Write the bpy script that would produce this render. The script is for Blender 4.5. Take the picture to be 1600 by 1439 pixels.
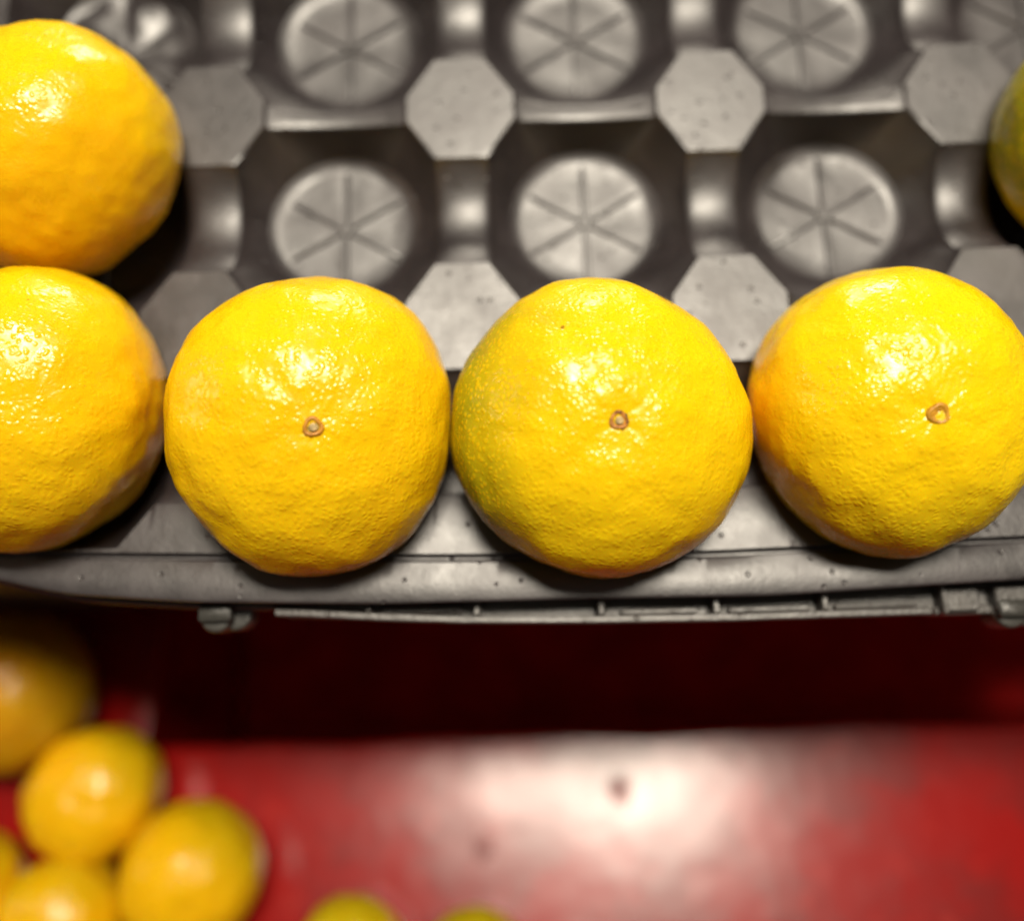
import bpy, math, random
from mathutils import Vector, Matrix, noise

# ------------------------------------------------------------------ clear
for o in list(bpy.data.objects):
    bpy.data.objects.remove(o, do_unlink=True)
scene = bpy.context.scene
COL = scene.collection
rnd = random.Random(7)

# ------------------------------------------------------------------ camera
cam_data = bpy.data.cameras.new('camera')
cam = bpy.data.objects.new('camera', cam_data)
COL.objects.link(cam)
FW = Vector((-0.00326624, 0.25009749, -0.96821515))
RT = Vector((0.99955391, -0.02792696, -0.01058571))
UP = Vector((0.02968676, 0.96781782, 0.24989471))
m = Matrix((RT, UP, -FW)).transposed().to_4x4()
m.translation = Vector((0.0487164, -0.198016, 0.208269))
cam.matrix_world = m
cam_data.sensor_width = 36.0
cam_data.lens = 36.0 * 1303.0 / 1600.0
cam_data.clip_start = 0.005
cam_data.clip_end = 50.0
cam_data.dof.use_dof = True
cam_data.dof.focus_distance = 0.187
cam_data.dof.aperture_fstop = 2.95
scene.camera = cam

# ------------------------------------------------------------------ world (dim room)
world = bpy.data.worlds.new('World')
scene.world = world
world.use_nodes = True
bg = world.node_tree.nodes['Background']
bg.inputs['Color'].default_value = (1.0, 0.86, 0.72, 1)
bg.inputs['Strength'].default_value = 0.065

# ------------------------------------------------------------------ lamps of the shop ceiling
def area_lamp(name, loc, target, sx, sy, power, color):
    d = bpy.data.lights.new(name, 'AREA')
    d.shape = 'RECTANGLE'
    d.size, d.size_y = sx, sy
    d.energy = power
    d.color = color
    o = bpy.data.objects.new(name, d)
    COL.objects.link(o)
    o.location = loc
    o.rotation_euler = (Vector(target) - Vector(loc)).to_track_quat('-Z', 'Y').to_euler()
    return o
WARM = (1.0, 0.90, 0.74)
area_lamp('ceiling_lamp', (0.20, 0.23, 1.42), (0.07, -0.13, 0.0), 0.58, 0.26, 34.0, WARM)
area_lamp('far_ceiling_lamp', (0.25, 2.4, 0.42), (0.07, -0.13, 0.0), 0.9, 0.45, 34.0, WARM)
area_lamp('side_ceiling_lamp', (-2.2, 0.40, 0.95), (0.07, -0.13, 0.0), 0.35, 0.35, 4.0, WARM)

scene.view_settings.view_transform = 'Standard'
scene.view_settings.look = 'None'
scene.view_settings.exposure = 0.0
scene.view_settings.gamma = 1.0
scene.view_settings.use_curve_mapping = False
scene.render.engine = 'CYCLES'

# ------------------------------------------------------------------ helpers
def link_mesh(name, me, parent=None, loc=None):
    o = bpy.data.objects.new(name, me)
    COL.objects.link(o)
    if parent is not None:
        o.parent = parent
    if loc is not None:
        o.location = loc
    return o

def mesh(name, verts, faces, mat, smooth=True, sharp=None):
    me = bpy.data.meshes.new(name)
    me.from_pydata([tuple(v) for v in verts], [], faces)
    me.materials.append(mat)
    me.polygons.foreach_set('use_smooth', [smooth] * len(me.polygons))
    me.update()
    if smooth and sharp is not None:
        me.set_sharp_from_angle(angle=math.radians(sharp))
    return me

def empty(name, loc=(0, 0, 0)):
    o = bpy.data.objects.new(name, None)
    o.empty_display_size = 0.01
    COL.objects.link(o)
    o.location = loc
    return o

def tag(o, label=None, cat=None, group=None, kind=None):
    if label: o['label'] = label
    if cat: o['category'] = cat
    if group: o['group'] = group
    if kind: o['kind'] = kind
    return o

class G:
    """grid / box collector"""
    def __init__(self):
        self.v, self.f = [], []
    def quadgrid(self, rows, closed=False):
        b = len(self.v)
        n = len(rows[0])
        for r in rows:
            self.v.extend(r)
        for i in range(len(rows) - 1):
            for j in range(n if closed else n - 1):
                k = (j + 1) % n
                self.f.append((b + i*n + j, b + i*n + k, b + (i+1)*n + k, b + (i+1)*n + j))
        return self
    def fan(self, idx, centre):
        c = len(self.v)
        self.v.append(centre)
        for j in range(len(idx)):
            self.f.append((idx[j], idx[(j+1) % len(idx)], c))
    def box(self, x0, x1, y0, y1, z0, z1, bev=0.0):
        b = len(self.v)
        e = bev
        ring = [(x0+e, y0), (x1-e, y0), (x1, y0+e), (x1, y1-e), (x1-e, y1), (x0+e, y1), (x0, y1-e), (x0, y0+e)] if e else [(x0, y0), (x1, y0), (x1, y1), (x0, y1)]
        n = len(ring)
        cx, cy = (x0+x1)/2, (y0+y1)/2
        def inset(p):
            return (p[0] - math.copysign(e, p[0]-cx), p[1] - math.copysign(e, p[1]-cy))
        rows = [[(p[0], p[1], z0) for p in ring], [(p[0], p[1], z1-e) for p in ring]]
        if e:
            rows.append([inset(p) + (z1,) for p in ring])
        for r in rows:
            self.v.extend(r)
        for i in range(len(rows)-1):
            for j in range(n):
                k = (j+1) % n
                self.f.append((b+i*n+j, b+i*n+k, b+(i+1)*n+k, b+(i+1)*n+j))
        t = b + (len(rows)-1)*n
        self.f.append(tuple(range(t, t+n)))
        self.f.append(tuple(range(b+n-1, b-1, -1)))
        return self

# ------------------------------------------------------------------ materials
def new_mat(name):
    mt = bpy.data.materials.new(name)
    mt.use_nodes = True
    nt = mt.node_tree
    return mt, nt, nt.nodes['Principled BSDF']

def N(nt, t, **kw):
    n = nt.nodes.new(t)
    for k, v in kw.items():
        setattr(n, k, v)
    return n

def math_node(nt, op, a, b=None, c=None, clamp=False):
    n = N(nt, 'ShaderNodeMath', operation=op, use_clamp=clamp)
    for i, x in enumerate((a, b, c)):
        if x is None: continue
        if isinstance(x, (int, float)): n.inputs[i].default_value = x
        else: nt.links.new(x, n.inputs[i])
    return n.outputs[0]

def maprange(nt, val, a, b, c, d, smooth=True):
    n = N(nt, 'ShaderNodeMapRange')
    n.interpolation_type = 'SMOOTHSTEP' if smooth else 'LINEAR'
    nt.links.new(val, n.inputs['Value'])
    for k, v in zip(('From Min', 'From Max', 'To Min', 'To Max'), (a, b, c, d)):
        n.inputs[k].default_value = v
    return n.outputs['Result']

def mixcol(nt, fac, a, b):
    n = N(nt, 'ShaderNodeMix', data_type='RGBA')
    if isinstance(fac, (int, float)): n.inputs['Factor'].default_value = fac
    else: nt.links.new(fac, n.inputs['Factor'])
    for s, x in (('A', a), ('B', b)):
        sock = [i for i in n.inputs if i.name == s and i.type == 'RGBA'][0]
        if isinstance(x, tuple): sock.default_value = x + (1,) if len(x) == 3 else x
        else: nt.links.new(x, sock)
    return [o for o in n.outputs if o.type == 'RGBA'][0]

def noise_tex(nt, vec, scale, detail=3, rough=0.5):
    n = N(nt, 'ShaderNodeTexNoise')
    nt.links.new(vec, n.inputs['Vector'])
    n.inputs['Scale'].default_value = scale
    n.inputs['Detail'].default_value = detail
    n.inputs['Roughness'].default_value = rough
    return n.outputs['Fac']

def voronoi(nt, vec, scale, feature='F1', smooth=None):
    n = N(nt, 'ShaderNodeTexVoronoi', feature=feature)
    nt.links.new(vec, n.inputs['Vector'])
    n.inputs['Scale'].default_value = scale
    if smooth is not None and feature == 'SMOOTH_F1':
        n.inputs['Smoothness'].default_value = smooth
    return n

def bump(nt, height, dist, strength=1.0, prev=None):
    n = N(nt, 'ShaderNodeBump')
    n.inputs['Strength'].default_value = strength
    n.inputs['Distance'].default_value = dist
    nt.links.new(height, n.inputs['Height'])
    if prev is not None: nt.links.new(prev, n.inputs['Normal'])
    return n.outputs['Normal']

def peel_material(name, green=None, green_amt=0.0, orange=None, orange_amt=0.35, seed=0.0, yellow=(0.87, 0.55, 0.003), rough=0.245):
    """citrus peel: oil-gland relief, uneven yellow, orange and green ripening, plus more orange towards one side"""
    mt, nt, b = new_mat(name)
    tc = N(nt, 'ShaderNodeTexCoord')
    mp = N(nt, 'ShaderNodeMapping')
    mp.inputs['Location'].default_value = (seed, seed*0.7, -seed*0.4)
    nt.links.new(tc.outputs['Object'], mp.inputs['Vector'])
    v = mp.outputs['Vector']
    nrm = N(nt, 'ShaderNodeVectorMath', operation='NORMALIZE')
    nt.links.new(tc.outputs['Object'], nrm.inputs[0])
    def facing(d):
        dn = N(nt, 'ShaderNodeVectorMath', operation='DOT_PRODUCT')
        nt.links.new(nrm.outputs[0], dn.inputs[0])
        dn.inputs[1].default_value = Vector(d).normalized()
        return dn.outputs['Value']
    big = noise_tex(nt, v, 45, 3)
    mid = noise_tex(nt, v, 210, 4, 0.6)
    wn = N(nt, 'ShaderNodeTexNoise')
    nt.links.new(v, wn.inputs['Vector'])
    wn.inputs['Scale'].default_value = 260
    wn.inputs['Detail'].default_value = 2
    wv = N(nt, 'ShaderNodeVectorMath', operation='MULTIPLY_ADD')
    nt.links.new(wn.outputs['Color'], wv.inputs[0])
    wv.inputs[1].default_value = (0.0026, 0.0026, 0.0026)
    nt.links.new(v, wv.inputs[2])
    gl = voronoi(nt, wv.outputs[0], 720).outputs['Distance']     # oil glands
    orange_c = (0.86, 0.42, 0.003)
    fac = maprange(nt, math_node(nt, 'ADD', math_node(nt, 'MULTIPLY', big, 0.7), math_node(nt, 'MULTIPLY', mid, 0.3)), 0.38, 0.68, 0.0, orange_amt)
    if orange is not None:
        d = math_node(nt, 'ADD', facing(orange), math_node(nt, 'MULTIPLY', math_node(nt, 'SUBTRACT', big, 0.5), 0.7))  # more orange towards the given direction
        fac = math_node(nt, 'ADD', fac, maprange(nt, d, 0.2, 1.05, 0.0, 0.45), clamp=True)
    col = mixcol(nt, fac, yellow, orange_c)
    if green is not None:
        d = math_node(nt, 'ADD', facing(green), math_node(nt, 'MULTIPLY', math_node(nt, 'SUBTRACT', big, 0.5), 0.9))
        g = maprange(nt, d, 0.15, 0.95, 0.0, 1.0)
        spk = maprange(nt, gl, 0.15, 0.55, 0.40, 1.0)                    # glands turn yellow first
        g = math_node(nt, 'MULTIPLY', math_node(nt, 'MULTIPLY', g, spk), green_amt, clamp=True)
        col = mixcol(nt, g, col, (0.36, 0.325, 0.006))
    # darker gland bottoms
    col = mixcol(nt, maprange(nt, gl, 0.0, 0.28, 0.08, 0.0), col, (0.62, 0.27, 0.004))
    # few small scars
    sc = voronoi(nt, v, 62).outputs['Distance']
    scar = maprange(nt, math_node(nt, 'ADD', sc, math_node(nt, 'MULTIPLY', mid, 0.05)), 0.045, 0.075, 0.75, 0.0)
    col = mixcol(nt, scar, col, (0.22, 0.10, 0.015))
    # pin-prick specks scattered over the skin
    pv = voronoi(nt, v, 150)
    gate = maprange(nt, noise_tex(nt, v, 60, 1), 0.52, 0.58, 0.0, 1.0)
    pin = math_node(nt, 'MULTIPLY', maprange(nt, pv.outputs['Distance'], 0.03, 0.06, 0.55, 0.0), gate)
    col = mixcol(nt, pin, col, (0.30, 0.16, 0.01))
    nt.links.new(col, b.inputs['Base Color'])
    rr = maprange(nt, mid, 0.3, 0.7, rough - 0.06, rough + 0.08)
    nt.links.new(rr, b.inputs['Roughness'])
    b.inputs['IOR'].default_value = 1.42
    b.inputs['Subsurface Weight'].default_value = 0.45
    b.inputs['Subsurface Radius'].default_value = (1.0, 0.55, 0.06)
    b.inputs['Subsurface Scale'].default_value = 0.0045
    # relief
    h1 = maprange(nt, gl, 0.05, 0.65, 1.0, 0.0)
    h1 = math_node(nt, 'MULTIPLY', h1, maprange(nt, facing((0, 0, 1)), 0.25, 0.85, 0.35, 1.0))
    n1 = bump(nt, noise_tex(nt, v, 130, 2), 0.00022, 0.8)
    n2 = bump(nt, noise_tex(nt, v, 330, 3, 0.55), 0.00011, 0.9, n1)
    n3 = bump(nt, h1, 0.00012, 1.0, n2)
    nt.links.new(n3, b.inputs['Normal'])
    return mt

def plastic_material(name, base, rough, rough_var=0.06, relief=0.00012, pits=True, ior=1.5):
    mt, nt, b = new_mat(name)
    tc = N(nt, 'ShaderNodeTexCoord')
    gi = N(nt, 'ShaderNodeObjectInfo')
    av = N(nt, 'ShaderNodeVectorMath', operation='ADD')
    nt.links.new(tc.outputs['Object'], av.inputs[0])
    nt.links.new(gi.outputs['Location'], av.inputs[1])
    v = av.outputs[0]
    mpn = N(nt, 'ShaderNodeMapping')
    mpn.inputs['Scale'].default_value = (1.0, 0.4, 1.0)
    nt.links.new(v, mpn.inputs['Vector'])
    flow = noise_tex(nt, mpn.outputs['Vector'], 330, 4, 0.6)      # drawn streaks of the sheet
    mott = noise_tex(nt, v, 60, 5, 0.65)
    fine = noise_tex(nt, v, 900, 3, 0.6)
    c = mixcol(nt, maprange(nt, mott, 0.35, 0.7, 0.0, 1.0), base, tuple(x*1.7 for x in base))
    dust = maprange(nt, noise_tex(nt, v, 1500, 2), 0.66, 0.74, 0.0, 0.25)
    c = mixcol(nt, dust, c, (0.16, 0.14, 0.12))
    nt.links.new(c, b.inputs['Base Color'])
    r = math_node(nt, 'ADD', maprange(nt, mott, 0.3, 0.7, rough - rough_var, rough + rough_var), math_node(nt, 'MULTIPLY', math_node(nt, 'SUBTRACT', flow, 0.5), 0.05))
    nt.links.new(r, b.inputs['Roughness'])
    b.inputs['IOR'].default_value = ior
    n1 = bump(nt, flow, relief, 0.8)
    n2 = bump(nt, fine, relief * 0.9, 0.8, n1)
    n2 = bump(nt, mott, 0.0004, 0.5, n2)
    if pits:
        pv = voronoi(nt, v, 210)
        ph = maprange(nt, pv.outputs['Distance'], 0.07, 0.16, 0.0, 1.0)
        n2 = bump(nt, ph, 0.0003, 0.9, n2)
    nt.links.new(n2, b.inputs['Normal'])
    return mt

M_TRAY = plastic_material('black_tray_plastic', (0.0155, 0.0112, 0.0128), 0.45, ior=1.95, relief=0.00006)
M_CRATE = plastic_material('grey_crate_plastic', (0.045, 0.041, 0.038), 0.42, relief=0.0002, ior=1.75)
M_KNOB = plastic_material('knob_plastic', (0.030, 0.029, 0.026), 0.40, pits=False, relief=0.0002)

def red_material():
    mt, nt, b = new_mat('red_painted_board')
    tc = N(nt, 'ShaderNodeTexCoord')
    v = tc.outputs['Object']
    n0 = noise_tex(nt, v, 13, 3, 0.6)
    n1 = noise_tex(nt, v, 24, 5, 0.65)
    n2 = noise_tex(nt, v, 70, 4, 0.6)
    c = mixcol(nt, maprange(nt, n1, 0.38, 0.62, 0, 1), (0.29, 0.0030, 0.0022), (0.19, 0.0038, 0.0030))
    c = mixcol(nt, maprange(nt, n2, 0.56, 0.72, 0, 0.5), c, (0.42, 0.020, 0.013))
    r = maprange(nt, n1, 0.3, 0.7, 0.22, 0.27)
    # two dark matt dirt spots
    cx = N(nt, 'ShaderNodeSeparateXYZ'); nt.links.new(v, cx.inputs[0])
    cm = N(nt, 'ShaderNodeCombineXYZ')
    nt.links.new(cx.outputs[0], cm.inputs[0]); nt.links.new(cx.outputs[1], cm.inputs[1])
    for (x, y, rad) in ((0.0891, -0.2473, 0.0052), (0.0304, -0.2676, 0.0052)):
        d = N(nt, 'ShaderNodeVectorMath', operation='DISTANCE')
        nt.links.new(cm.outputs[0], d.inputs[0])
        d.inputs[1].default_value = (x, y, 0)
        dd = math_node(nt, 'ADD', d.outputs['Value'], math_node(nt, 'MULTIPLY', math_node(nt, 'SUBTRACT', n2, 0.5), 0.012))
        f = maprange(nt, dd, rad*0.3, rad*1.4, 0.36, 0)
        c = mixcol(nt, f, c, (0.035, 0.015, 0.012))
        r = math_node(nt, 'ADD', r, math_node(nt, 'MULTIPLY', f, 0.6), clamp=True)
    nt.links.new(c, b.inputs['Base Color'])
    nt.links.new(r, b.inputs['Roughness'])
    b.inputs['IOR'].default_value = 1.5
    nt.links.new(bump(nt, n1, 0.0004, 0.5, bump(nt, n0, 0.0012, 0.5)), b.inputs['Normal'])
    return mt
M_RED = red_material()

def plain_material(name, base, rough, scale=600, var=1.6, relief=0.0001):
    mt, nt, b = new_mat(name)
    tc = N(nt, 'ShaderNodeTexCoord')
    n1 = noise_tex(nt, tc.outputs['Object'], scale, 4, 0.6)
    c = mixcol(nt, maprange(nt, n1, 0.35, 0.65, 0, 1), base, tuple(min(1, x*var) for x in base))
    nt.links.new(c, b.inputs['Base Color'])
    b.inputs['Roughness'].default_value = rough
    nt.links.new(bump(nt, n1, relief, 0.8), b.inputs['Normal'])
    return mt
M_RING = plain_material('stem_scar_rim', (0.34, 0.13, 0.012), 0.45, 900, 1.7, 0.0002)
M_SCAR = plain_material('stem_scar_cup', (0.46, 0.26, 0.02), 0.5, 1200, 1.4, 0.0002)
M_NUB = plain_material('stem_scar_core', (0.30, 0.22, 0.10), 0.5, 1600, 2.2, 0.0003)
M_BROWN = plain_material('stem_scar_spot', (0.13, 0.045, 0.008), 0.55, 1500, 1.4)
M_RING2 = plain_material('stem_scar_rim_tan', (0.40, 0.17, 0.015), 0.4, 700, 1.5, 0.0003)
M_OLIVE = plain_material('stem_scar_olive', (0.26, 0.19, 0.02), 0.5, 1100, 1.6, 0.0003)
M_TAN = plain_material('stem_scar_tan', (0.42, 0.20, 0.015), 0.35, 800, 1.5, 0.0003)
M_FLOOR = plain_material('dark_red_floor', (0.62, 0.010, 0.008), 0.9, 30, 1.4)

# ------------------------------------------------------------------ the red shelf below
def red_shelf():
    tilt = math.tan(math.radians(10.5))
    y0, z0 = -0.2245, -0.178
    def zt(y): return z0 - tilt * (y - y0)
    r = 0.0015
    XL, XM, XR = -0.60, -0.118, 0.62
    YB, YF, YL = -0.60, -0.2245, -0.080
    outline = [(XL, YB), (XR, YB), (XR, YF)]
    nseg = 40
    for i in range(1, nseg):
        x = XR + (XM - XR) * i / nseg
        outline.append((x, YF + 0.0007*math.sin(x*40.0) + 0.0005*math.sin(x*97.0+1)))
    outline += [(XM, YF), (XM, YL), (XL, YL)]
    n = len(outline)
    cx, cy = sum(p[0] for p in outline)/n, sum(p[1] for p in outline)/n
    def off(d):
        res = []
        for i in range(n):
            a, b_, c = Vector(outline[i-1]), Vector(outline[i]), Vector(outline[(i+1) % n])
            t1 = (b_-a).normalized(); t2 = (c-b_).normalized()
            nn = (Vector((-t1.y, t1.x)) + Vector((-t2.y, t2.x)))
            nn = nn.normalized() if nn.length > 1e-6 else Vector((-t1.y, t1.x))
            k = 1.0 / max(0.5, nn.dot(Vector((-t1.y, t1.x))))
            res.append(b_ + nn * d * k)
        return res
    g = G()
    rows = [[(p[0], p[1], -0.31) for p in outline],
            [(p[0], p[1], zt(p[1]) - r) for p in outline],
            [(p[0], p[1], zt(p[1]) - r*0.3) for p in off(r*0.3)],
            [(p[0], p[1], zt(p[1])) for p in off(r)]]
    g.quadgrid(rows, closed=True)
    k = len(g.v) - n
    g.f.append(tuple(range(k, k+n)))
    o = link_mesh('shelf', mesh('shelf', g.v, g.f, M_RED, False))
    tag(o, 'red glossy board below the tray with a pale glare across it', 'shelf', kind='structure')
    g = G()
    g.quadgrid([[(-0.8, -0.7, -0.31), (0.8, -0.7, -0.31)], [(-0.8, 0.5, -0.31), (0.8, 0.5, -0.31)]])
    gb = G().box(-0.8, 0.8, 0.13, 0.15, -0.309, -0.172)  # unseen panel, added to keep the far lamp off the shelf face
    o = link_mesh('lamp_block_panel', mesh('lamp_block_panel', gb.v, gb.f, M_FLOOR, False))
    tag(o, 'unseen red panel added to block the far lamp under the crate', 'lamp_block_panel', kind='structure')
    o = link_mesh('floor', mesh('floor', g.v, g.f, M_FLOOR))
    tag(o, 'dark red ground in shadow under the tray', 'floor', kind='structure')
    return zt
ZT = red_shelf()

# ------------------------------------------------------------------ the black fruit tray
PX, PY = 0.072, 0.0647            # cup pitch
OY = -0.0068                      # centre of an opening against its grid line
A, B = 0.0285, 0.02835            # half width / height of an opening
HX, HY = 0.0159, 0.0157           # half size of an octagonal pad
EX, EY = 0.0075, 0.0040           # half length of its flat sides
WAIST = 0.0014                    # bridges along x get narrower in the middle
DV, DH = 0.0085, 0.0030           # how deep the bridges sag
DEPTH, RB, BOFF = 0.0180, 0.0228, 0.0050
COLS, ROWS = range(-1, 5), range(-1, 3)
def sag(s): return max(0.0, 1.0 - s*s) ** 0.8

tray = empty('fruit_tray', (0, 0, 0))
tag(tray, 'black moulded plastic fruit tray with round cups and octagonal pads between them', 'tray')

SV = PY/2 - HY                    # half length of a bridge running along y
SH = PX/2 - HX                    # half length of a bridge running along x
def opening(left_flat, bottom_flat):
    """closed outline of one cup opening, counter-clockwise, with the sag of the bridges"""
    pts = []
    bb = B - 0.0008 if bottom_flat else B
    def seg(p, q, n, f):
        for i in range(n):
            t = i / n
            x, y = p[0] + (q[0]-p[0])*t, p[1] + (q[1]-p[1])*t
            pts.append((x, y, f(x, y)))
    def cut(y, f, sgn):
        for i in range(18):
            x = sgn*SH*(1 - 2*i/18)
            pts.append((x, y + sgn*WAIST*sag(x/SH), f(x, y)))
    fv = lambda x, y: -DV*sag(y/SV)
    fh = lambda x, y: -DH*sag(x/SH)
    f0 = lambda x, y: 0.0
    seg((A, -SV), (A, SV), 18, fv)
    seg((A, SV), (SH, B), 6, f0)
    cut(B, fh, 1)
    seg((-SH, B), (-A, SV), 6, f0)
    seg((-A, SV), (-A, -SV), 18, f0 if left_flat else fv)
    seg((-A, -SV), (-SH, -bb), 6, f0)
    if bottom_flat: seg((-SH, -bb), (SH, -bb), 18, f0)
    else: cut(-B, fh, -1)
    seg((SH, -bb), (A, -SV), 6, f0)
    return pts

def cup_wall_mesh(left_flat, bottom_flat):
    top = opening(left_flat, bottom_flat)
    zb = -DEPTH + 0.0016
    rows = [top]
    for t, g_ in [(0.03, 0.014)] + [(u, u**1.25) for u in (0.12, 0.3, 0.5, 0.7, 0.85, 1.0)]:
        r = []
        for (x, y, z) in top:
            a = math.atan2(y, x)
            bx, by = RB*math.cos(a), BOFF + RB*math.sin(a)
            r.append((x + (bx-x)*g_, y + (by-y)*g_, z + (zb-z)*t))
        rows.append(r)
    g = G().quadgrid(rows[::-1], closed=True)
    return mesh('cup', g.v, [f[::-1] for f in g.f], M_TRAY, True, 60)

def cup_base_mesh(seed, crumple=1.0, lean=0.05):
    r_ = random.Random(seed)
    zb = -DEPTH
    tilts = [(r_.uniform(-1, 1)*0.022*crumple, r_.uniform(-1, 1)*0.022*crumple) for _ in range(6)]
    nphi, radii = 72, [0.0022, 0.006, 0.010, 0.014, 0.0190, 0.0204, 0.0217, RB + 0.0002]
    rows = []
    for r in radii:
        row = []
        for j in range(nphi):
            a = 2*math.pi*(j + 0.5)/nphi + math.pi/2
            s = int(6*j/nphi) % 6
            loc = (6*j/nphi) % 1.0
            x, y = r*math.cos(a), r*math.sin(a)
            w = math.sin(math.pi*loc)**0.5
            z = zb + lean*y + (tilts[s][0]*x + tilts[s][1]*y)*w*(1 if r < 0.0200 else 0.3)
            z += 0.0008*crumple*0.3*(noise.noise(Vector((x*130+seed, y*130, seed)))) * (1 if r < 0.0215 else 0)
            if r > 0.0191:
                z += 0.0017*((r-0.0191)/(RB+0.0002-0.0191))**1.6
            row.append((x, y + BOFF, z))
        rows.append(row)
    g = G().quadgrid(rows, closed=True)
    # round hub in the middle
    h1 = [(0.0022*math.cos(2*math.pi*(j+.5)/nphi+math.pi/2), BOFF + 0.0022*math.sin(2*math.pi*(j+.5)/nphi+math.pi/2), zb) for j in range(nphi)]
    b = len(g.v)
    g.quadgrid([h1, [(x*0.8, BOFF + (y-BOFF)*0.8, z + 0.0009) for x, y, z in h1]], closed=True)
    g.fan(list(range(len(g.v)-nphi, len(g.v))), (0, BOFF, zb + 0.0010))
    return mesh('cup_base', g.v, g.f, M_TRAY, True, 50)

def rib_mesh(k, lean):
    a = math.pi/2 + k*math.pi/3
    d = Vector((math.cos(a), math.sin(a), 0)); s = Vector((-d.y, d.x, 0))
    prof = [(-0.00085, -0.0005), (-0.00075, 0.0004), (-0.0003, 0.00085), (0.0003, 0.00085), (0.00075, 0.0004), (0.00085, -0.0005)]
    rows = []
    for r, sc in ((0.0015, 1.0), (0.010, 1.0), (0.0180, 1.0), (0.0190, 0.55)):
        rows.append([tuple(Vector((0, BOFF, -DEPTH)) + d*r + s*(w*sc) + Vector((0, 0, h*sc + lean*d.y*r))) for w, h in prof])
    g = G().quadgrid(rows)
    n = len(prof); l = len(g.v)
    g.f.append(tuple(range(l-n, l)))
    return mesh('rib', g.v, [f[::-1] for f in g.f[:-1]] + [g.f[-1]], M_TRAY, True, 40)

RIBS = [[rib_mesh(k, q) for k in range(6)] for q in (0.085, 0.04)]
WALLS = {}
for r in ROWS:
    for c in COLS:
        key = (c == COLS[0], r == ROWS[-1])
        if key not in WALLS:
            WALLS[key] = cup_wall_mesh(*key)
        cup = link_mesh('cup', WALLS[key], tray, (c*PX, -r*PY + OY, 0))
        crushed = (c == -1 and r == 0)
        base = link_mesh('cup_base', cup_base_mesh(11*c + 31*r + 100, 7.0 if crushed else 1.0, 0.085 if r < 1 else 0.04), cup)
        if crushed:
            base['label'] = 'dented crumpled cup bottom behind the upper left fruit'
        for k in range(6):
            rib = link_mesh('rib', RIBS[0 if r < 1 else 1][k], cup)
            if crushed:
                rib.location = (0, 0, -0.0012)

def pad_mesh(seed, lean):
    r_ = random.Random(seed)
    tx, ty = r_.uniform(-0.03, 0.03), lean + r_.uniform(-0.015, 0.015)
    out = [(EX, -HY), (HX, -EY), (HX, EY), (EX, HY), (-EX, HY), (-HX, EY), (-HX, -EY), (-EX, -HY)]
    ring = []
    for i in range(8):
        p, q = out[i], out[(i+1) % 8]
        for k in range(4):
            ring.append((p[0] + (q[0]-p[0])*k/4, p[1] + (q[1]-p[1])*k/4))
    def row(s, z, tilt):
        return [(x*s, y*s, z + tilt*(tx*x*s + ty*y*s + 0.00004*noise.noise(Vector((x*s*110+seed*3.1, y*s*110, 0.3))))) for x, y in ring]
    g = G().quadgrid([row(1.0, 0, 0), row(0.988, 0.0007, 0.6), row(0.965, 0.0013, 1.0), row(0.945, 0.0013, 1.0), row(0.6, 0.0013, 1.0), row(0.25, 0.0013, 1.0)], closed=True)
    g.fan(list(range(len(g.v)-len(ring), len(g.v))), (0, 0, 0.0013))
    return mesh('raised_pad', g.v, g.f, M_TRAY, True, 25)

def bridge_mesh(vertical):
    L, W, D = (SV, EX, DV) if vertical else (SH, EY, DH)
    n = 26
    cr = 0.0013 if vertical else 0.0005
    prof = [(-1.0, 0.0), (-0.94, cr*0.25), (-0.75, cr*0.6), (-0.4, cr*0.9), (0, cr), (0.4, cr*0.9), (0.75, cr*0.6), (0.94, cr*0.25), (1.0, 0.0)]
    rows = []
    for i in range(n+1):
        s = -1 + 2*i/n
        s = math.sin(s*math.pi/2)
        z = -D*sag(s)
        e = 1 - s**8
        if vertical:
            rows.append([(w*W, s*L, z + h*e) for w, h in prof])
        else:
            rows.append([(s*L, w*(W - WAIST*sag(s)), z + h*e) for w, h in prof])
    g = G().quadgrid(rows)
    f = [q[::-1] for q in g.f] if vertical else g.f
    return mesh('bridge', g.v, f, M_TRAY, True, 40)
BV, BH = bridge_mesh(True), bridge_mesh(False)
PCOLS = [c + 0.5 for c in COLS]                      # pad columns
PROWS = [-1.5, -0.5, 0.5, 1.5]                        # pad rows (the next one is the front flange)
for i, pr in enumerate(PROWS):
    for j, pc in enumerate(PCOLS):
        x, y = pc*PX, -pr*PY + OY
        link_mesh('raised_pad', pad_mesh(17*i + 5*j + 3, 0.095 if i < 3 else 0.0), tray, (x, y, 0))
        link_mesh('bridge', BV, tray, (x, y - PY/2, 0))
        link_mesh('bridge', BH, tray, (x - PX/2, y, 0))

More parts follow.
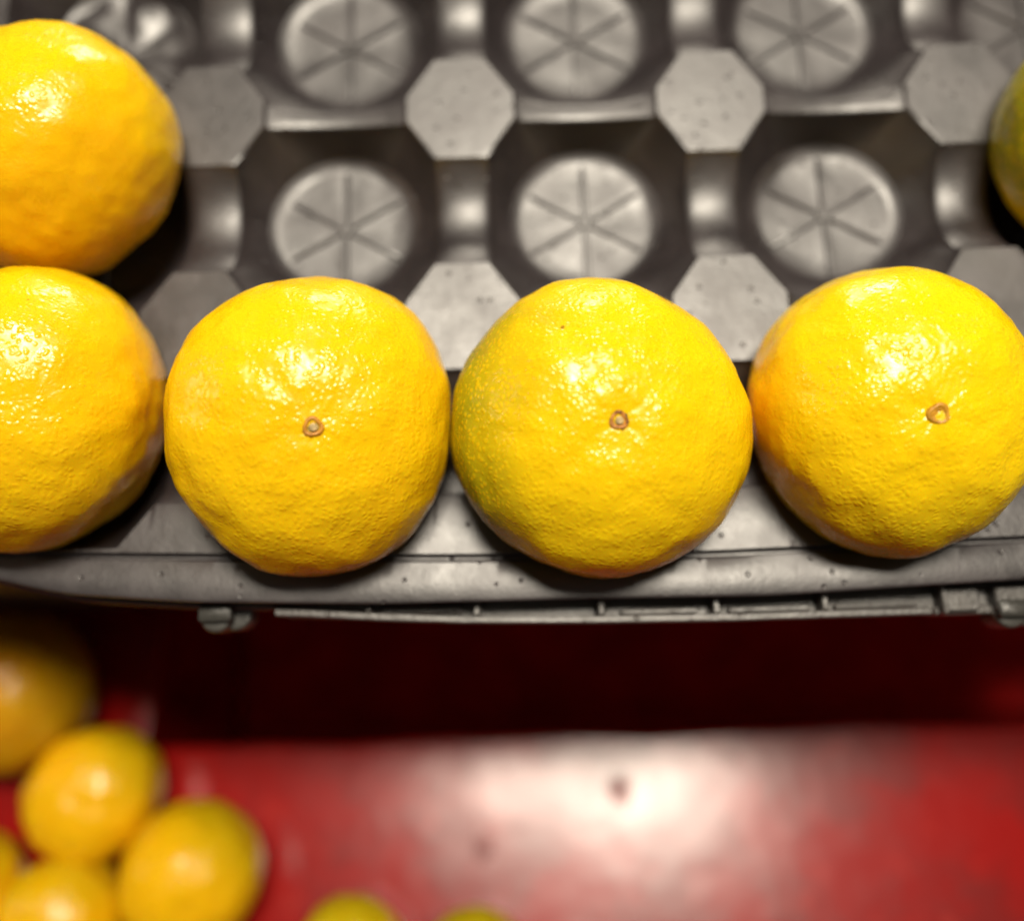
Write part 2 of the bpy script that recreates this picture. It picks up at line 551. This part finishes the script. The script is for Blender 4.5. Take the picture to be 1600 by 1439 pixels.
# front flange with its moulded groove and the thin outer edge
def interp(tab, x):
    if x <= tab[0][0]: return tab[0][1]
    for (a, ya), (b_, yb) in zip(tab, tab[1:]):
        if x <= b_:
            t = (x-a)/(b_-a)
            return ya + (yb-ya)*t
    return tab[-1][1]
def smooth_interp(tab, x, w=0.006):
    return sum(interp(tab, x + w*k) for k in (-1.5, -1, -.5, 0, .5, 1, 1.5))/7
EDGE = [(-0.1180, -0.1480), (-0.1150, -0.1545), (-0.1080, -0.1610), (-0.0950, -0.1672), (-0.0810, -0.1712), (-0.0645, -0.1752), (-0.0324, -0.1781), (0.0153, -0.1799), (0.0628, -0.1800), (0.1102, -0.1806), (0.1737, -0.1784), (0.25, -0.1770), (0.33, -0.1770)]
GROOVE = [(-0.118, -0.1475), (-0.11, -0.1545), (-0.100, -0.1600), (-0.086, -0.1648), (-0.07, -0.1656), (-0.0575, -0.1660), (-0.004, -0.1680), (0.0345, -0.1691), (0.0953, -0.1701), (0.1755, -0.1686), (0.25, -0.1680), (0.33, -0.1680)]
YC = -2.5*PY + OY                                     # pad row that melts into the flange
YB_OPEN = -2*PY + OY - (B - 0.0008)
def y_upper(x):
    d = (x - PX/2) % PX
    d = min(d, PX - d)
    if d <= EX: return YC + HY
    if d >= HX: return YB_OPEN
    return YC + HY + (YB_OPEN - YC - HY)*(d - EX)/(HX - EX)
def flange():
    xs = set()
    x = -0.118
    while x <= 4.5*PX + HX:
        xs.add(round(x, 5)); x += 0.0015
    for c in range(-2, 6):
        for e in (EX, HX):
            for s in (-1, 1):
                q = round((c+0.5)*PX + s*e, 5)
                if -0.118 <= q <= 4.5*PX + HX: xs.add(q)
    xs = sorted(xs)
    rows = [[] for _ in range(14)]
    for x in xs:
        yu = y_upper(x)
        ye = smooth_interp(EDGE, x, 0.004) if x > -0.112 else interp(EDGE, x)
        yg = smooth_interp(GROOVE, x) if x > -0.105 else interp(GROOVE, x)
        yg = min(yg, yu - 0.0012)
        yg = max(yg, ye + 0.0022)
        wz = 0.00025*noise.noise(Vector((x*45, 3.3, 0)))
        wz2 = 0.0005*noise.noise(Vector((x*30, 7.7, 0)))
        pl = lambda q: 0.0002 + 0.055*(YC + HY - q)
        prof = [(yu, 0.0), (yu - 0.0004, pl(yu)), (yu - 0.6*(yu-yg-0.001), pl(yu - 0.6*(yu-yg-0.001)) + wz), (yg + 0.0010, pl(yg) + wz),
                (yg + 0.0005, 0.0001), (yg + 0.0002, -0.0009), (yg - 0.0003, -0.0009), (yg - 0.0006, -0.0002),
                (yg - 0.0011, 0.0001 + wz2), (yg + 0.5*(ye-yg), 0.0005 + wz2), (ye + 0.0008, 0.0009 + wz2), (ye + 0.0001, 0.0006 + wz2), (ye, -0.0004 + wz2), (ye + 0.0008, -0.0018 + wz2)]
        for r, (yy, zz) in zip(rows, prof):
            r.append((x, yy, zz))
    g = G().quadgrid(rows)
    o = link_mesh('front_flange', mesh('front_flange', g.v, [f[::-1] for f in g.f], M_TRAY, True, 35), tray)
    o['label'] = 'flat speckled front flange of the tray with a groove along it'
    # left flange
    ys = []
    y = YC + HY
    while y < 1.5*PY + OY + HY:
        ys.append(y); y += 0.0015
    rows = [[] for _ in range(6)]
    for y in ys:
        d = (y - (YC)) % PY
        d = min(d, PY - d)
        xi = -1.5*PX + (HX if d <= EY else (PX/2 - A if d >= HY else HX + (PX/2 - A - HX)*(d-EY)/(HY-EY)))
        for r, (xx, zz) in zip(rows, ((xi, 0), (xi - 0.003, 0.0003), (-0.1130, 0.0003), (-0.1172, 0.0002), (-0.118, -0.0006), (-0.1172, -0.0018))):
            r.append((xx, y, zz))
    g = G().quadgrid(rows)
    link_mesh('side_flange', mesh('side_flange', g.v, g.f, M_TRAY, True, 35), tray)
flange()

# ------------------------------------------------------------------ the crate that carries the tray
crate = empty('plastic_crate', (0.06, -0.17, -0.06))
tag(crate, 'dark grey plastic crate under the tray, its slotted rim showing below the flange', 'crate')
def cpart(name, g, mat=M_CRATE, sharp=35):
    o = link_mesh(name, mesh(name, g.v, g.f, mat, True, sharp))
    o.parent = crate
    o.matrix_parent_inverse = Matrix.Translation(-crate.location)
    return o
BAR = [(-0.0127, -0.1816), (0.010, -0.1834), (0.035, -0.1849), (0.0628, -0.1857), (0.10, -0.1862), (0.1517, -0.1861)]
def rim_bar():
    rows = []
    n = 60
    for i in range(n+1):
        x = -0.0127 + (0.1517+0.0127)*i/n
        y = smooth_interp(BAR, x, 0.004)
        j = 0.00010*noise.noise(Vector((x*160, 0, 5)))
        rows.append([(x, y+0.0019, -0.0075), (x, y+0.0019, -0.0042), (x, y+0.0016, -0.0038), (x, y+0.0004+j, -0.0038+j), (x, y+j, -0.0043), (x, y+0.0001, -0.0075)])
    g = G().quadgrid(rows)
    l = len(g.v)
    g.f.append((0, 1, 2, 3, 4, 5)); g.f.append(tuple(range(l-1, l-7, -1)))
    return cpart('rim_bar', g)
rim_bar()
for x in (0.0107, 0.0381, 0.0694, 0.0983, 0.1256):
    y = smooth_interp(BAR, x, 0.004)
    cpart('rib', G().box(x-0.0008, x+0.0008, -0.174, y+0.0021, -0.0095, -0.0041, 0.0003))
def ledge():
    """recessed shelf of the rim behind the bar, following the tray edge"""
    xs = [-0.116 + i*0.003 for i in range(int(0.42/0.003))]
    rows = [[] for _ in range(5)]
    for x in xs:
        ye = smooth_interp(EDGE, x, 0.004) if x > -0.112 else interp(EDGE, x)
        out = ye - (0.0012 if x < -0.0127 else 0.0030)
        if x > -0.0127: out = min(out, smooth_interp(BAR, min(x, .15), 0.004) + 0.0012)
        zt = -0.0062 if x < -0.0127 else -0.0092
        for r, (yy, zz) in zip(rows, ((ye + 0.012, zt), (out + 0.0005, zt), (out, zt - 0.0006), (out, zt-0.003), (out + 0.004, zt-0.003))):
            r.append((x, yy, zz))
    g = G().quadgrid(rows)
    g.f = [f[::-1] for f in g.f]
    return cpart('rim_ledge', g)
ledge()
for (x0, x1, yo) in ((0.0135, 0.0345, 0.0042), (0.0745, 0.0940, 0.0036), (0.1020, 0.1225, 0.0036), (0.1290, 0.1500, 0.0034)):
    y = smooth_interp(BAR, (x0+x1)/2, 0.004)
    cpart('slot_strip', G().box(x0, x1, y + 0.0023, y + yo, -0.0100, -0.0070, 0.0003))
# stepped end of the rim on the right
cpart('rim_step', G().box(0.1562, 0.1650, -0.1853, -0.1795, -0.0110, -0.0058, 0.0004))
cpart('rim_step', G().box(0.1690, 0.2100, -0.1853, -0.1795, -0.0110, -0.0052, 0.0004))
cpart('rim_step', G().box(0.1540, 0.2120, -0.1860, -0.1838, -0.0125, -0.0075, 0.0004))
cpart('rib', G().box(0.1552, 0.1566, -0.1858, -0.1770, -0.0100, -0.0046, 0.0003))
def knob(x, y):
    """rounded stacking lug: block on top, half-round body and a second one behind"""
    g = G().box(x-0.0042, x+0.0040, y-0.0003, y+0.0040, -0.0080, -0.0046, 0.0005)
    for (ox, oy, rr, z0, z1) in ((-0.0004, 0.0012, 0.0043, -0.0150, -0.0070), (0.0038, 0.0018, 0.0044, -0.0165, -0.0092)):
        rows = []
        for t in range(7):
            a = math.pi/2*t/6
            rad, zz = rr*(1 - 0.12*(1-math.sin(a))), z1 - 0.0010*(1-math.sin(a)) 
            rows.append([(x+ox+rr*math.cos(q)*(0.80+0.20*math.cos(a)), y+oy+rr*math.sin(q)*(0.80+0.20*math.cos(a)), z1 - 0.0012*(1-math.sin(a))) for q in [2*math.pi*k/28 for k in range(28)]])
        rows.insert(0, [(x+ox+rr*math.cos(q)*0.9, y+oy+rr*math.sin(q)*0.9, z0) for q in [2*math.pi*k/28 for k in range(28)]])
        g.quadgrid(rows, closed=True)
        g.f.append(tuple(range(len(g.v)-28, len(g.v))))
    return cpart('stacking_lug', g, M_KNOB, 40)
knob(-0.0283, -0.1822)
knob(0.1735, -0.1868)
# crate walls below the tray, widened and closed out of view to block light
cpart('front_wall', G().box(-0.33, 0.62, -0.162, -0.159, -0.168, -0.0190, 0.0004))
cpart('shading_side_wall', G().box(-0.333, -0.3302, -0.162, 0.12, -0.168, -0.0190, 0.0004))
cpart('shading_bottom_panel', G().box(-0.33, 0.62, -0.1588, 0.12, -0.168, -0.1645, 0.0004))
cpart('shading_back_wall', G().box(-0.33, 0.62, 0.1202, 0.123, -0.168, -0.0190, 0.0004))  # added out of view to stop far lamp light under the tray

# ------------------------------------------------------------------ citrus fruits
def rot_to(n):
    return Vector((0, 0, 1)).rotation_difference(Vector(n).normalized()).to_matrix().to_4x4()

def fruit_mesh(tab, hz, seed, nu=160, nv=96, dimple=0.0004):
    nt_ = len(tab)
    mean = sum(tab)/nt_
    def rad(ph):
        t = (ph/(2*math.pi)*nt_) % nt_
        i = int(t); f = t - i
        p0, p1, p2, p3 = (tab[(i+k) % nt_] for k in (-1, 0, 1, 2))
        return 0.5*(2*p1 + (p2-p0)*f + (2*p0-5*p1+4*p2-p3)*f*f + (3*p1-p0-3*p2+p3)*f**3)
    rads = [rad(2*math.pi*j/nu) for j in range(nu)]
    k = 2.25
    verts, faces = [], []
    def point(th, j, ph):
        s, c = math.sin(th), math.cos(th)
        den = (abs(s)**k + abs(c)**k)**(1/k)
        r = (mean + (rads[j] - mean)*s**1.5)*s/den
        z = hz*c/den
        if c > 0:
            z -= dimple*math.exp(-(r/0.006)**2)
            # shallow creases running into the stem end
            z -= 0.00008*math.exp(-((r-0.006)/0.005)**2)*math.sin(7*ph + seed)*math.sin(3*ph+seed*2)
        v = Vector((r*math.cos(ph), r*math.sin(ph), z))
        nn = v.normalized()
        d = 0.00075*noise.noise(nn*3.1 + Vector((seed*3.7, 0, 0))) + 0.00030*noise.noise(nn*8.0 + Vector((0, seed*2.3, 0))) + 0.00010*noise.noise(nn*24.0 + Vector((0, 0, seed)))
        return v + nn*d
    verts.append(point(0.0001, 0, 0))
    for i in range(1, nv):
        th = math.pi*i/nv
        for j in range(nu):
            verts.append(point(th, j, 2*math.pi*j/nu))
    verts.append(point(math.pi - 0.0001, 0, 0))
    last = len(verts) - 1
    for j in range(nu):
        q = (j+1) % nu
        faces.append((0, 1+j, 1+q))
        for i in range(nv-2):
            a = 1 + i*nu
            faces.append((a+j, a+nu+j, a+nu+q, a+q))
        a = 1 + (nv-2)*nu
        faces.append((a+j, last, a+q))
    return verts, faces

def stem_scar(parent, ztop, seed, spots=True, core=True, size=1.0, ring=None, cup=None):
    r_ = random.Random(seed)
    n = 40
    g = G()
    R1 = 0.00195*size
    w = [1 + 0.09*math.sin(3*t*2*math.pi/n + seed) + r_.uniform(-.03, .03) for t in range(n)]
    prof = ((1.12, -0.0006), (1.05, 0.00008), (0.90, 0.00025), (0.68, 0.00014), (0.56, -0.00025))
    g.quadgrid([[(R1*s*w[j]*math.cos(2*math.pi*j/n), R1*s*w[j]*math.sin(2*math.pi*j/n), h) for j in range(n)] for s, h in prof], closed=True)
    root = link_mesh('stem_scar', mesh('stem_scar', g.v, g.f, ring or M_RING, True), parent, (0, 0, ztop))
    g = G()
    prof = ((0.66, -0.0002), (0.55, -0.00010), (0.45, -0.00025))
    g.quadgrid([[(R1*s*w[j]*math.cos(2*math.pi*j/n), R1*s*w[j]*math.sin(2*math.pi*j/n), h) for j in range(n)] for s, h in prof], closed=True)
    g.fan(list(range(len(g.v)-n, len(g.v))), (0, 0, -0.0003))
    link_mesh('scar_cup', mesh('scar_cup', g.v, g.f, cup or M_SCAR, True), root)
    if not core:
        return root
    g = G()
    prof = ((0.48, -0.0003), (0.46, 0.0001), (0.34, 0.00035), (0.15, 0.0004))
    wn = [1 + r_.uniform(-.12, .12) for _ in range(n)]
    g.quadgrid([[(R1*s*wn[j]*math.cos(2*math.pi*j/n) + 0.0001, R1*s*wn[j]*math.sin(2*math.pi*j/n) - 0.0001, h) for j in range(n)] for s, h in prof], closed=True)
    g.fan(list(range(len(g.v)-n, len(g.v))), (0.0001, -0.0001, 0.00025))
    link_mesh('scar_core', mesh('scar_core', g.v, g.f, M_NUB, True), root)
    if spots:
        for a in (100, 75, 38, 20, 172, 330, 350, 300):
            t = math.radians(a + r_.uniform(-8, 8))
            rr = R1*r_.uniform(0.86, 1.0)
            s = r_.uniform(0.00016, 0.00034)
            g = G()
            m_ = 10
            dirt = Vector((-math.sin(t), math.cos(t)))
            rows = []
            for sc, h in ((1.0, 0.00012), (0.9, 0.00030), (0.4, 0.00034)):
                rows.append([(rr*math.cos(t) + s*sc*(1.5*math.cos(q)*dirt.x + math.sin(q)*math.cos(t)), rr*math.sin(t) + s*sc*(1.5*math.cos(q)*dirt.y + math.sin(q)*math.sin(t)), h) for q in [2*math.pi*u/m_ for u in range(m_)]])
            g.quadgrid(rows, closed=True)
            g.f.append(tuple(range(len(g.v)-m_, len(g.v))))
            link_mesh('brown_spot', mesh('brown_spot', g.v, g.f, M_BROWN, True), root)
    return root

def add_fruit(name, C, n, hz, tab, seed, mat, label, group, scar=True, spots=True, nu=160, nv=96, tabscale=0.001, style=None):
    tab = [t*tabscale for t in tab]
    v, f = fruit_mesh(tab, hz, seed, nu, nv)
    o = link_mesh(name, mesh(name, v, f, mat, True))
    o.matrix_world = Matrix.Translation(Vector(C)) @ rot_to(n)
    tag(o, label, 'mandarin', group)
    if scar:
        stem_scar(o, v[0].z + 0.0002, seed, spots, **(style or {}))
    return o

ROW = 'mandarins lying in the tray cups'
FR = {
 'lower_left': dict(C=(-0.0739, -0.1303, 0.012), n=(0.10, -0.30, 0.94), hz=0.0293, tab=[33.9, 34.6, 35.8, 36.7, 36.8, 35.5, 33.7, 33.0, 34.6, 34.9, 35.0, 35.0, 35.0, 35.0, 35.0, 35.0, 35.0, 34.9, 35.5, 35.3, 34.8, 34.3, 33.9, 33.6]),
 'second': dict(C=(-0.0004, -0.1371, 0.012), n=(0.223, -0.294, 0.929), hz=0.0297, tab=[33.2, 34.3, 35.6, 36.7, 36.7, 36.4, 36.0, 35.8, 35.5, 35.1, 35.1, 34.7, 34.4, 34.5, 34.8, 35.3, 36.0, 36.5, 36.7, 36.6, 36.3, 35.6, 34.4, 33.7]),
 'third': dict(C=(0.0694, -0.1403, 0.012), n=(0.048, -0.217, 0.975), hz=0.0302, tab=[36.6, 35.7, 34.8, 34.7, 34.8, 35.8, 36.8, 36.8, 36.6, 36.3, 36.1, 36.1, 36.1, 36.0, 35.9, 35.4, 35.1, 35.5, 35.9, 36.1, 36.2, 36.6, 36.9, 36.8]),
 'fourth': dict(C=(0.1404, -0.1379, 0.012), n=(-0.059, -0.317, 0.947), hz=0.0285, tab=[32.6, 32.4, 32.7, 33.7, 34.3, 34.6, 34.9, 34.9, 34.8, 34.5, 34.0, 33.6, 32.7, 32.2, 32.5, 33.3, 34.1, 34.9, 35.4, 35.1, 34.7, 34.3, 34.0, 33.1]),
 'upper_left': dict(C=(-0.0742, -0.0586, 0.012), n=(-0.45, 0.25, 0.86), hz=0.0290, tab=[34.4, 34.8, 34.7, 34.0, 32.9, 32.0, 31.2, 31.5, 32.7, 33.4, 33.5, 33.5, 33.5, 33.5, 33.5, 33.5, 33.5, 33.4, 32.8, 31.6, 31.2, 31.6, 32.3, 33.3]),
 'upper_right': dict(C=(0.2173, -0.0619, 0.012), n=(0.10, 0.15, 0.96), hz=0.0290, tab=[34.0, 34.0, 34.0, 34.0, 34.0, 34.0, 34.0, 34.0, 34.0, 34.1, 34.3, 34.1, 33.7, 33.6, 33.9, 34.3, 34.1, 34.0, 34.0, 34.0, 34.0, 34.0, 34.0, 34.0]),
}
def put(key, seed, mat, label, scar=True, spots=True, style=None):
    d = FR[key]
    return add_fruit('mandarin', d['C'], d['n'], d['hz'], d['tab'], seed, mat, label, ROW, scar, spots, style=style)
put('lower_left', 1.3, peel_material('peel_deep_yellow', orange=(0.8, -0.5, -0.4), orange_amt=0.28, seed=1.1),
    'yellow orange mandarin at the left end of the front row, cut by the picture edge', scar=True, spots=False)
put('second', 2.6, peel_material('peel_golden', orange=(0.7, -0.7, -0.4), orange_amt=0.28, seed=2.3),
    'coarse pored golden mandarin with plain tan stem scar, second from left in front row', spots=False, style=dict(size=1.05, ring=M_RING2, cup=M_OLIVE))
put('third', 3.1, peel_material('peel_greenish', green=(-0.97, 0.05, -0.15), green_amt=1.15, orange=(0.6, -0.8, -0.4), orange_amt=0.12, seed=3.7, yellow=(0.85, 0.57, 0.003)),
    'large mandarin with green tinged left side and brown dotted stem scar in front row')
put('fourth', 4.4, peel_material('peel_bright', green=(0.35, -0.9, -0.35), green_amt=0.55, orange=(-0.9, -0.4, -0.3), orange_amt=0.10, seed=4.9, yellow=(0.88, 0.60, 0.003)),
    'bright yellow mandarin with an orange flank, at the right end of the front row', spots=False, style=dict(size=1.12, core=False, ring=M_TAN, cup=M_TAN))
put('upper_left', 5.2, peel_material('peel_yellow', orange=(0.5, -0.9, -0.35), orange_amt=0.12, seed=5.5),
    'smooth yellow mandarin behind the front row at the upper left', scar=True, spots=False)
put('upper_right', 6.8, peel_material('peel_olive', green=(-0.7, 0.2, 0.4), green_amt=1.3, orange_amt=0.1, seed=6.2),
    'olive green mandarin at the upper right picture edge', scar=True, spots=False)

# fruits lying on the red shelf, far below
BGF = 'mandarins lying on the red shelf'
def low_fruit(x, y, R, squash, n, seed, mat, label, lift=0.0):
    r_ = random.Random(seed)
    tab = [R*1000*(1 + 0.02*math.sin(2*k*math.pi/12 + seed) + 0.012*math.sin(3*k*math.pi/12 + 2*seed)) for k in range(24)]
    hz = R*squash
    z = ZT(y) + hz*0.97 + lift
    add_fruit('mandarin', (x, y, z), n, hz, tab, seed, mat, label, BGF, scar=False, spots=False, nu=96, nv=56)
PB = [peel_material('peel_low_%d' % i, yellow=(0.52, 0.23, 0.004) if i == 0 else (0.80, 0.46, 0.003), green=g_, green_amt=ga, orange=og, orange_amt=0.4, seed=8.0+i) for i, (g_, ga, og) in enumerate((  # first peel darker and browner, tray shade put into its colour
    ((0.9, -0.3, -0.2), 0.5, (-0.5, 0.5, 0.3)), ((0.8, 0.7, 0.0), 0.5, (-0.4, 0.8, 0.2)), ((0.7, 0.7, 0), 0.55, None), ((0.2, 1, 0), 0.5, None),
    ((0, 0.5, 0.6), 1.1, None), ((0, 0.6, 0.5), 0.8, None), ((0, 0.5, 0.6), 0.9, None)))]
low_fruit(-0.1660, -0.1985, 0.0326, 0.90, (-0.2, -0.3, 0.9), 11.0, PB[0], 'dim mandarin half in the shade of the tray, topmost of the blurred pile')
low_fruit(-0.1261, -0.2397, 0.0261, 0.88, (0.1, 0.0, 1), 12.2, PB[1], 'blurred yellow mandarin below the shaded one, in the middle of the pile')
low_fruit(-0.0815, -0.2686, 0.0262, 0.98, (0.3, -0.3, 0.9), 13.7, PB[2], 'blurred mandarin farthest right of the bright ones in the lower left pile')
low_fruit(-0.1319, -0.2844, 0.0234, 0.9, (0, -0.1, 1), 14.1, PB[3], 'blurred pale yellow mandarin at the bottom picture edge in the lower left pile')
low_fruit(-0.1747, -0.2724, 0.0233, 0.9, (0, 0, 1), 15.9, PB[4], 'blurred olive mandarin just showing at the left picture edge')
low_fruit(-0.0188, -0.2998, 0.0214, 0.9, (0, 0.2, 1), 16.4, PB[5], 'blurred greenish mandarin top peeping in at the bottom edge, right of the pile')
low_fruit(0.0278, -0.3051, 0.0213, 0.9, (0, 0.2, 1), 17.3, PB[6], 'blurred green mandarin barely showing at the bottom edge, near its middle')
